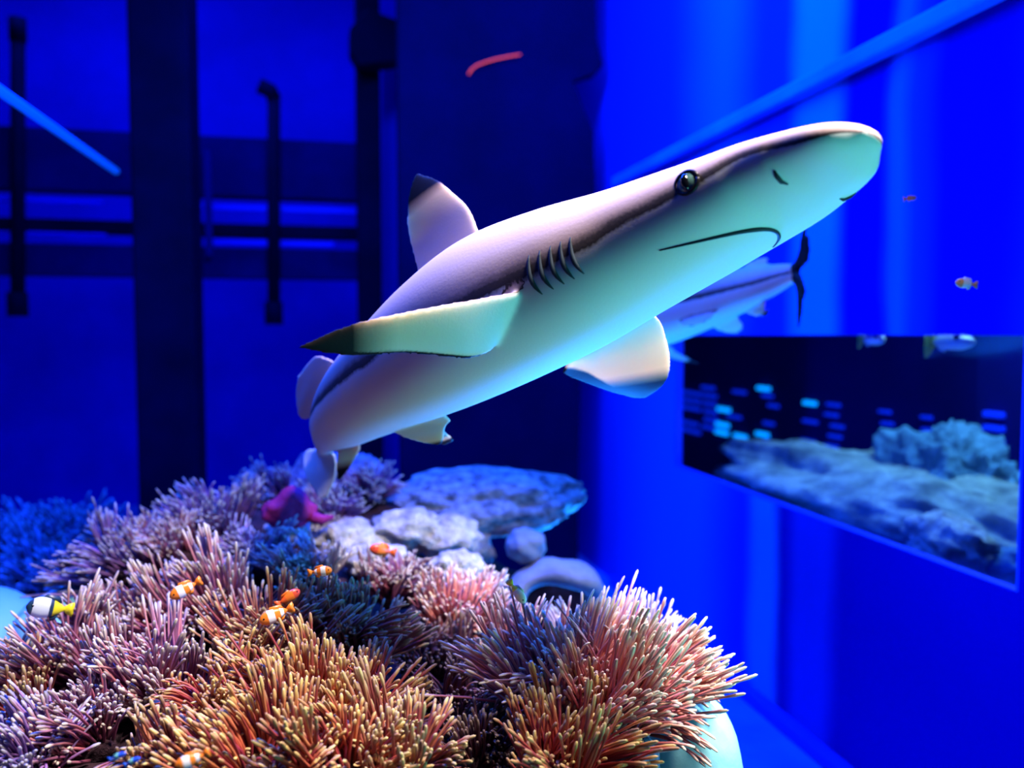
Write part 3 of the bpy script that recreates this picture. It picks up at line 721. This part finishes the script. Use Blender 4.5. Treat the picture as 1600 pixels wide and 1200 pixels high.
def face_bits(B, root, u_eye, t_eye, r_eye, mouth, gills, nostril_u, sides=(1, -1)):
    for sg in sides:
        th = t_eye if sg > 0 else 180 - t_eye
        c = B.surf(u_eye, th, -r_eye * 0.62); C, T, S, U, *_ = B.frame(u_eye)
        out = (B.surf(u_eye, th, .01) - B.surf(u_eye, th)).normalized()
        bm = bmesh.new(); bmesh.ops.create_uvsphere(bm, u_segments=24, v_segments=14, radius=r_eye)
        e = bmobj('eye', bm, M['iris'], None, True); e.location = c
        e.parent = root; e.matrix_parent_inverse = Matrix.Translation(root.location).inverted()
        bm = bmesh.new(); bmesh.ops.create_uvsphere(bm, u_segments=20, v_segments=12, radius=1)
        fx = Vector(T); ux = out.cross(fx).normalized(); fx = ux.cross(out).normalized()
        R = Matrix((fx * r_eye * .36, ux * r_eye * .68, out * r_eye * .35)).transposed()
        for v in bm.verts: v.co = R @ v.co + out * r_eye * 0.78
        p = bmobj('pupil', bm, M['pupil'], None, True); p.parent = e
        # dark rim of the eye
        ring = [c + out * r_eye * 0.58 + (fx * math.cos(a) * 1.12 + ux * math.sin(a) * 1.0) * r_eye * 0.86 for a in np.linspace(0, 2 * math.pi, 25)]
        tube('eyelid', ring, r_eye * 0.16, M['black'], root, 8)
        for gu, (g0, g1) in gills:
            pts = []; rr = []
            for k in range(9):
                f = k / 8; tt = g0 + (g1 - g0) * f; tt = tt if sg > 0 else 180 - tt
                pts.append(B.surf(gu + 0.05 * math.sin(f * math.pi), tt, -0.0005)); rr.append(0.0008 + 0.0028 * math.sin(f * math.pi))
            tube('gill_slit', pts, rr, M['mouth'], root, 6)
        pts = [B.surf(nostril_u + du, (tt if sg > 0 else 180 - tt), 0.0005) for du, tt in ((0, -38), (.06, -46), (.10, -55), (.06, -62))]
        tube('nostril', pts, [.001, .0025, .0025, .001], M['mouth'], root, 6)
    pts = []; rr = []
    uf, uc, tc = mouth
    for k in range(41):
        f = -0.45 + 1.45 * k / 40; tt = -90 + f * (90 + tc)
        uu = uf + (uc - uf) * abs(f) ** 1.7
        pts.append(B.surf(uu, tt, 0.0003)); rr.append(0.0006 + 0.0028 * max(0, 1 - abs(f - 0.25) / 0.76) ** 0.8)
    tube('mouth', pts, rr, M['mouth'], root, 6)

def Z(n): return [0.0] * n

# the large shark
st = [
 (P(1356, 207, 0.870), .004, .004, .008, 8),
 (P(1344, 213, 0.880), .013, .014, .032, 8),
 (P(1314, 229, 0.902), .021, .026, .055, 8),
 (P(1265, 256, 0.945), .031, .040, .074, 8),
 (P(1195, 292, 0.998), .045, .056, .089, 8),
 (P(1100, 338, 1.052), .060, .070, .098, 8),
 (P(1000, 384, 1.105), .076, .084, .104, 8),
 (P(890, 437, 1.16), .102, .098, .110, 8),
 (P(780, 490, 1.23), .119, .104, .110, 8),
 (P(690, 540, 1.31), .110, .100, .102, 8),
 (P(618, 585, 1.41), .090, .088, .090, 8),
 (P(566, 622, 1.52), .078, .074, .076, 9),
 (P(536, 650, 1.63), .066, .060, .062, 10),
 (P(520, 668, 1.74), .052, .046, .044, 12),
 (P(510, 684, 1.84), .034, .034, .026, 12),
 (P(505, 700, 1.92), .020, .020, .014, 12),
]
B = Body(st)
c0 = Vector(B.C[90])
shark = empty('shark', c0); tag(shark, 'large pale-bellied shark with black-tipped fins swimming up to the right', 'shark')
ch = []
v, f, b = B.data(); ch.append((v, f, b, Z(len(v))))
SR = B.S[100]; UR = B.U[100]
# right pectoral (towards the viewer)
lead = [B.surf(7.15, -25, -.03), P(822, 455, 1.08), P(740, 468, 1.045), P(640, 486, 1.01), P(545, 508, .985), P(463, 542, .97)]
trail = [B.surf(8.6, -45, -.03), P(770, 540, 1.13), P(735, 560, 1.085), P(640, 553, 1.04), P(545, 556, 1.0), P(470, 546, .972)]
ch.append(fin_data(lead, trail, .0075, UR, 0.85, -0.75, (0.30, 0.98), 0.12))
# left pectoral (beyond the belly)
lead = [B.surf(6.9, 215, -.03), P(1022, 492, 1.26), P(1043, 535, 1.31), P(1047, 575, 1.36), P(1036, 602, 1.40), P(1010, 621, 1.44)]
trail = [B.surf(8.4, 225, -.03), P(880, 565, 1.30), P(880, 583, 1.34), P(915, 598, 1.38), P(955, 612, 1.42), P(990, 621, 1.445)]
ch.append(fin_data(lead, trail, .0075, UR, 0.8, -0.75, (0.20, 0.92), 0.32))
# first dorsal
def dors(u, h=0.0): return B.surf(u, 90, h)
dF = dors(8.0, -.03); dB = dors(9.15, -.03)
tipd = P(652, 271, 1.37)
lead = [dF, P(735, 330, 1.285), P(708, 301, 1.315), P(682, 280, 1.345), P(656, 271, 1.37)]
trail = [dB, P(648, 402, 1.375), P(638, 360, 1.375), P(638, 310, 1.375), P(648, 273, 1.372)]
ch.append(fin_data(lead, trail, .007, SR, 0.75, 0.75, (0.30, 0.86), 0.0))
# second dorsal
u2 = 12.1; up2 = Vector(B.frame(12)[3]); t2 = Vector(B.frame(12)[1])
lead = [dors(11.2, -.02), P(512, 560, 1.63), P(494, 556, 1.66), P(478, 572, 1.70)]
trail = [dors(12.7, -.02), P(474, 655, 1.74), P(463, 620, 1.74), P(466, 588, 1.72)]
ch.append(fin_data(lead, trail, .005, B.S[150], 0.75, 0.75, (0.9, 1.2)))
# pelvic fins
lead = [B.surf(9.7, -75, -.03), P(700, 652, 1.38), P(696, 668, 1.40), P(694, 682, 1.42), P(691, 693, 1.44)]
trail = [B.surf(10.9, -80, -.03), P(604, 668, 1.45), P(625, 680, 1.45), P(655, 690, 1.45), P(684, 695, 1.445)]
ch.append(fin_data(lead, trail, .005, UR, 0.5, -0.75, (0.55, 1.05)))
lead = [B.surf(9.7, 235, -.02), B.loc(9.8, -.01, -.07, -.09), B.loc(9.8, -.05, -.12, -.10)]
trail = [B.surf(10.9, 235, -.02), B.loc(9.8, -.12, -.07, -.075), B.loc(9.8, -.08, -.12, -.10)]
ch.append(fin_data(lead, trail, .005, UR, 0.5, -0.75, (0.75, 0.95)))
# anal fin
lead = [B.surf(12.3, -90, -.02), P(562, 694, 1.69), P(552, 722, 1.72), P(534, 748, 1.75)]
trail = [B.surf(13.3, -90, -.02), P(528, 700, 1.76), P(526, 728, 1.76), P(528, 750, 1.757)]
ch.append(fin_data(lead, trail, .004, SR, 0.2, 0.2, (0.2, 1.0)))
# caudal fin: lower and upper lobe
lead = [B.loc(14.2, 0, 0, -.015), P(524, 715, 1.86), P(524, 745, 1.88), P(512, 778, 1.90)]
trail = [B.loc(15, 0, 0, -.0), P(478, 705, 1.96), P(476, 740, 1.94), P(500, 780, 1.91)]
ch.append(fin_data(lead, trail, .006, B.S[160], -1, -1, (0.95, 1.3)))
lead = [B.loc(14.4, 0, 0, .012), B.loc(15, -.04, 0, .06), B.loc(15, -.13, -.02, .13), B.loc(15, -.23, -.05, .18)]
trail = [B.loc(14.9, 0, 0, -.01), B.loc(15, -.08, 0, .01), B.loc(15, -.16, -.02, .09), B.loc(15, -.24, -.05, .17)]
ch.append(fin_data(lead, trail, .005, B.S[160], 0.2, 0.2, (0.9, 1.2)))
fuse('body', ch, 0.0030, M['shark'], shark)
face_bits(B, shark, 4.62, 2, .0150, (3.98, 5.35, -40), [(6.42 + .125 * k, (4, -24)) for k in range(5)], 2.85)

# the second shark, farther back, tail towards the viewer's right
st2 = [
 (P(800, 545, 3.05), .004, .004, .010, -5),
 (P(808, 542, 3.03), .025, .025, .06, -5),
 (P(850, 532, 2.95), .055, .055, .10, -5),
 (P(910, 515, 2.80), .09, .09, .115, -5),
 (P(970, 500, 2.65), .105, .105, .11, -5),
 (P(1030, 486, 2.5), .105, .10, .105, -5),
 (P(1090, 470, 2.38), .088, .084, .085, -5),
 (P(1140, 458, 2.29), .066, .064, .064, -5),
 (P(1180, 446, 2.22), .050, .048, .046, -5),
 (P(1215, 434, 2.17), .036, .036, .032, -5),
 (P(1240, 426, 2.13), .024, .024, .018, -5),
]
B2 = Body(st2, 140, 56)
sh2 = empty('shark', Vector(B2.C[70])); tag(sh2, 'grey shark half hidden behind the large one with its dark tail to the right', 'shark')
ch = []
v, f, b = B2.data(); ch.append((v, f, b, Z(len(v))))
# tail: tall dark upper lobe and lower lobe
lead = [B2.loc(9.7, 0, 0, .0), P(1246, 400, 2.12), P(1252, 370, 2.10), P(1256, 336, 2.08)]
trail = [B2.loc(10, -.02, 0, 0), P(1262, 410, 2.06), P(1265, 380, 2.05), P(1262, 340, 2.07)]
ch.append(fin_data(lead, trail, .006, B2.S[120], 0.6, 0.6, (-0.4, 0.15)))
lead = [B2.loc(9.7, 0, 0, .0), P(1244, 450, 2.12), P(1246, 480, 2.12), P(1244, 514, 2.12)]
trail = [B2.loc(10, -.02, 0, 0), P(1258, 450, 2.06), P(1254, 480, 2.08), P(1249, 514, 2.10)]
ch.append(fin_data(lead, trail, .006, B2.S[120], 0.6, 0.6, (-0.4, 0.15)))
lead = [B2.surf(7.6, 90, -.02), P(1165, 412, 2.26), P(1188, 402, 2.22), P(1203, 400, 2.2)]
trail = [B2.surf(8.5, 90, -.01), P(1195, 420, 2.2), P(1200, 410, 2.19), P(1206, 401, 2.19)]
ch.append(fin_data(lead, trail, .005, B2.S[120], 0.6, 0.6, (.6, .9)))
lead = [B2.surf(7.7, -90, -.02), P(1168, 490, 2.27), P(1185, 496, 2.24), P(1200, 496, 2.2)]
trail = [B2.surf(8.6, -90, -.01), P(1195, 470, 2.2), P(1202, 482, 2.19), P(1206, 492, 2.19)]
ch.append(fin_data(lead, trail, .005, B2.S[120], 0.4, 0.4, (.3, .9)))
for sg in (1, -1):
    t_ = -50 if sg > 0 else 230
    lead = [B2.surf(5.9, t_, -.02), B2.loc(5.9, -.02, sg * .08, -.08), B2.loc(5.9, -.06, sg * .11, -.095)]
    trail = [B2.surf(6.9, t_, -.02), B2.loc(5.9, -.11, sg * .07, -.08), B2.loc(5.9, -.08, sg * .11, -.095)]
    ch.append(fin_data(lead, trail, .006, B2.U[80], 0.5, -.7, (.7, .9)))
    t_ = -30 if sg > 0 else 210
    lead = [B2.surf(3.2, t_, -.03), B2.loc(3.2, -.04, sg * .16, -.06), B2.loc(3.2, -.12, sg * .24, -.10), B2.loc(3.2, -.2, sg * .29, -.13)]
    trail = [B2.surf(4.2, t_, -.03), B2.loc(3.2, -.2, sg * .12, -.06), B2.loc(3.2, -.2, sg * .2, -.1), B2.loc(3.2, -.21, sg * .29, -.13)]
    ch.append(fin_data(lead, trail, .008, B2.U[80], 0.7, -.7, (.7, .9)))
lead = [B2.surf(4.2, 90, -.02), B2.surf(4.6, 90, .07), B2.surf(5.1, 90, .12)]
trail = [B2.surf(5.3, 90, -.02), B2.surf(5.3, 90, .06), B2.surf(5.35, 90, .12)]
ch.append(fin_data(lead, trail, .008, B2.S[80], 0.7, .7, (.6, .8)))
fuse('body', ch, 0.006, M['shark'], sh2)
face_bits(B2, sh2, 1.9, 8, .014, (1.5, 2.3, -30), [(2.8 + .1 * k, (8, -32)) for k in range(5)], 1.2)

# ------------------------------------------------------------------ small fish
def fish_mat(name, stops, interp='CONSTANT'):
    m, t, b = nt(name); a = t.nodes.new('ShaderNodeAttribute'); a.attribute_name = 'along'
    n = add_noise(t, 60, 2); ma = t.nodes.new('ShaderNodeMath'); ma.operation = 'MULTIPLY_ADD'; ma.inputs[1].default_value = 0.03
    t.links.new(n.outputs['Fac'], ma.inputs[0]); t.links.new(a.outputs['Fac'], ma.inputs[2])
    r = ramp(t, ma.outputs[0], stops, interp); t.links.new(r.outputs[0], b.inputs['Base Color']); b.inputs['Roughness'].default_value = 0.35
    return m
OR = (0.95, 0.25, 0.02); WH = (0.92, 0.92, 0.92)
FM = {
 'clown': fish_mat('clown', [(0.0, OR), (0.26, WH), (0.46, OR), (0.62, WH), (0.72, OR)]),
 'clown_red': fish_mat('clown_red', [(0.0, (0.8, 0.08, 0.03)), (0.3, (0.95, 0.2, 0.02)), (0.6, (0.9, 0.12, 0.02))]),
 'yellowtail': fish_mat('yellowtail', [(0.0, (0.02, 0.06, 0.12)), (0.14, (0.75, 0.85, 0.9)), (0.50, (0.02, 0.05, 0.10)), (0.58, (0.95, 0.85, 0.02))]),
 'goldwhite': fish_mat('goldwhite', [(0.0, WH), (0.45, (0.85, 0.9, 0.9)), (0.6, (0.9, 0.85, 0.1))]),
 'orange': fish_mat('orangefish', [(0.0, (0.95, 0.3, 0.15)), (0.55, (0.9, 0.25, 0.1))]),
 'orange_pale': fish_mat('orange_pale', [(0.0, (0.95, 0.4, 0.15)), (0.3, (1.0, 0.92, 0.75)), (0.7, (0.95, 0.35, 0.15))]),
 'blue': fish_mat('bluefish', [(0.0, (0.02, 0.10, 0.8)), (0.4, (0.25, 0.8, 0.75)), (0.6, (0.03, 0.15, 0.9))]),
}
def fish(px, py, d, L, head, mat, label, group=None, hgt=0.42, wid=0.22):
    """head: heading vector in world"""
    c = P(px, py, d); o = empty('fish', c); tag(o, label, 'fish', group)
    T = Vector(head).normalized(); S = T.cross(Vector((0, 0, 1))).normalized(); U = S.cross(T)
    m = FM[mat]
    def put(name, V, Fc, al, parent=o, mt=m):
        me = mesh(name, [T * v[0] * L + S * v[1] * L + U * v[2] * L for v in V], Fc)
        a = me.attributes.new('along', 'FLOAT', 'POINT'); a.data.foreach_set('value', np.array(al, np.float32))
        q = link(name, me, mt, None, True); q.parent = parent; return q
    V = []; Fc = []; al = []; n, sd = 18, 14
    for i in range(n):
        s = i / (n - 1); h = hgt * 0.5 * (math.sin(math.pi * min(1, s ** 0.75 * 0.96 + 0.02)) ** 0.85 * 0.93 + 0.07 * (1 if 0 < s < 1 else .3)); wd = h * wid / hgt * 1.15
        for k in range(sd):
            a = 2 * math.pi * k / sd
            V.append((0.5 - s * 0.82, wd * math.cos(a), h * math.sin(a))); al.append(s * 0.82)
    for i in range(n - 1):
        for k in range(sd):
            k2 = (k + 1) % sd; Fc.append((i * sd + k, i * sd + k2, (i + 1) * sd + k2, (i + 1) * sd + k))
    Fc.append(tuple(range(sd))[::-1]); Fc.append(tuple((n - 1) * sd + k for k in range(sd)))
    put('body', V, Fc, al)
    def plate(name, pts, th, a0):
        n = len(pts); V = [(p[0], th, p[1]) for p in pts] + [(p[0], -th, p[1]) for p in pts]
        Fc = [tuple(range(n)), tuple(range(2 * n - 1, n - 1, -1))] + [(i, i + n, (i + 1) % n + n, (i + 1) % n) for i in range(n)]
        put(name, V, Fc, [a0] * (2 * n))
    plate('tail_fin', [(-.28, .04), (-.40, .13), (-.5, .17), (-.52, .08), (-.50, 0), (-.52, -.08), (-.5, -.17), (-.40, -.13), (-.28, -.04)], .008, .92)
    k = hgt / 0.42
    plate('dorsal_fin', [(.22, .16 * k), (.12, .27 * k), (0, .25 * k), (-.08, .24 * k), (-.18, .22 * k), (-.24, .10 * k), (0, .15 * k)], .008, .50)
    plate('anal_fin', [(-.02, -.18 * k), (-.06, -.26 * k), (-.16, -.22 * k), (-.22, -.10 * k)], .008, .50)
    for sg in (1, -1):
        bm = bmesh.new(); bmesh.ops.create_uvsphere(bm, u_segments=10, v_segments=8, radius=L * 0.032)
        e = bmobj('eye', bm, M['pupil'], None, True); e.location = (T * .37 + S * sg * .075 + U * .045) * L; e.parent = o
    return o
CL = 'clownfish over the corals'
fish(290, 920, 1.30, 0.050, (-.8, -.3, -.35), 'clown', 'clownfish nosing down over mauve coral on the left slope', CL)
fish(432, 960, 1.20, 0.050, (-.85, -.25, -.25), 'clown', 'brightest clownfish with a broad white band above olive coral', CL)
fish(450, 934, 1.27, 0.040, (.6, .2, .3), 'clown_red', 'plain orange fish just above the brightest clownfish', CL)
fish(500, 893, 1.25, 0.036, (.8, -.2, .1), 'clown', 'small orange fish below the pale lumpy rocks', CL)
fish(598, 860, 1.66, 0.055, (-.8, -.2, .25), 'clown_red', 'red-orange fish in front of the white rock', CL)
fish(300, 1187, 0.84, 0.034, (-.8, -.2, -.2), 'clown', 'clownfish at the bottom edge left of centre', CL)
fish(78, 950, 1.32, 0.066, (-.8, -.3, .22), 'yellowtail', 'white and black fish with a bright yellow tail at left', hgt=0.5)
fish(808, 925, 1.15, 0.036, (.5, -.4, -.7), 'goldwhite', 'small white and yellow fish above the right pink coral')
fish(1422, 310, 1.6, 0.032, (.9, .1, .15), 'orange', 'tiny orange fish right of the shark snout', hgt=0.3)
fish(1510, 443, 1.5, 0.042, (-.9, .1, .1), 'orange_pale', 'orange fish with a pale middle near the right edge')
fish(183, 1182, 0.86, 0.018, (.9, -.1, .35), 'blue', 'blue glinting fish at bottom left, upper one', hgt=0.3)
fish(206, 1190, 0.86, 0.018, (.9, -.1, .4), 'blue', 'blue glinting fish at bottom left, lower one', hgt=0.3)
# pale fish just behind the top of the window
fish(1360, 531, 2.6, 0.17, (-.2, -1, 0), 'goldwhite', 'tan-yellow fish under the top edge of the window', hgt=0.2)
fish(1480, 534, 2.5, 0.30, (-.3, -1, .0), 'goldwhite', 'long pale fish under the top edge of the window at right', hgt=0.16)
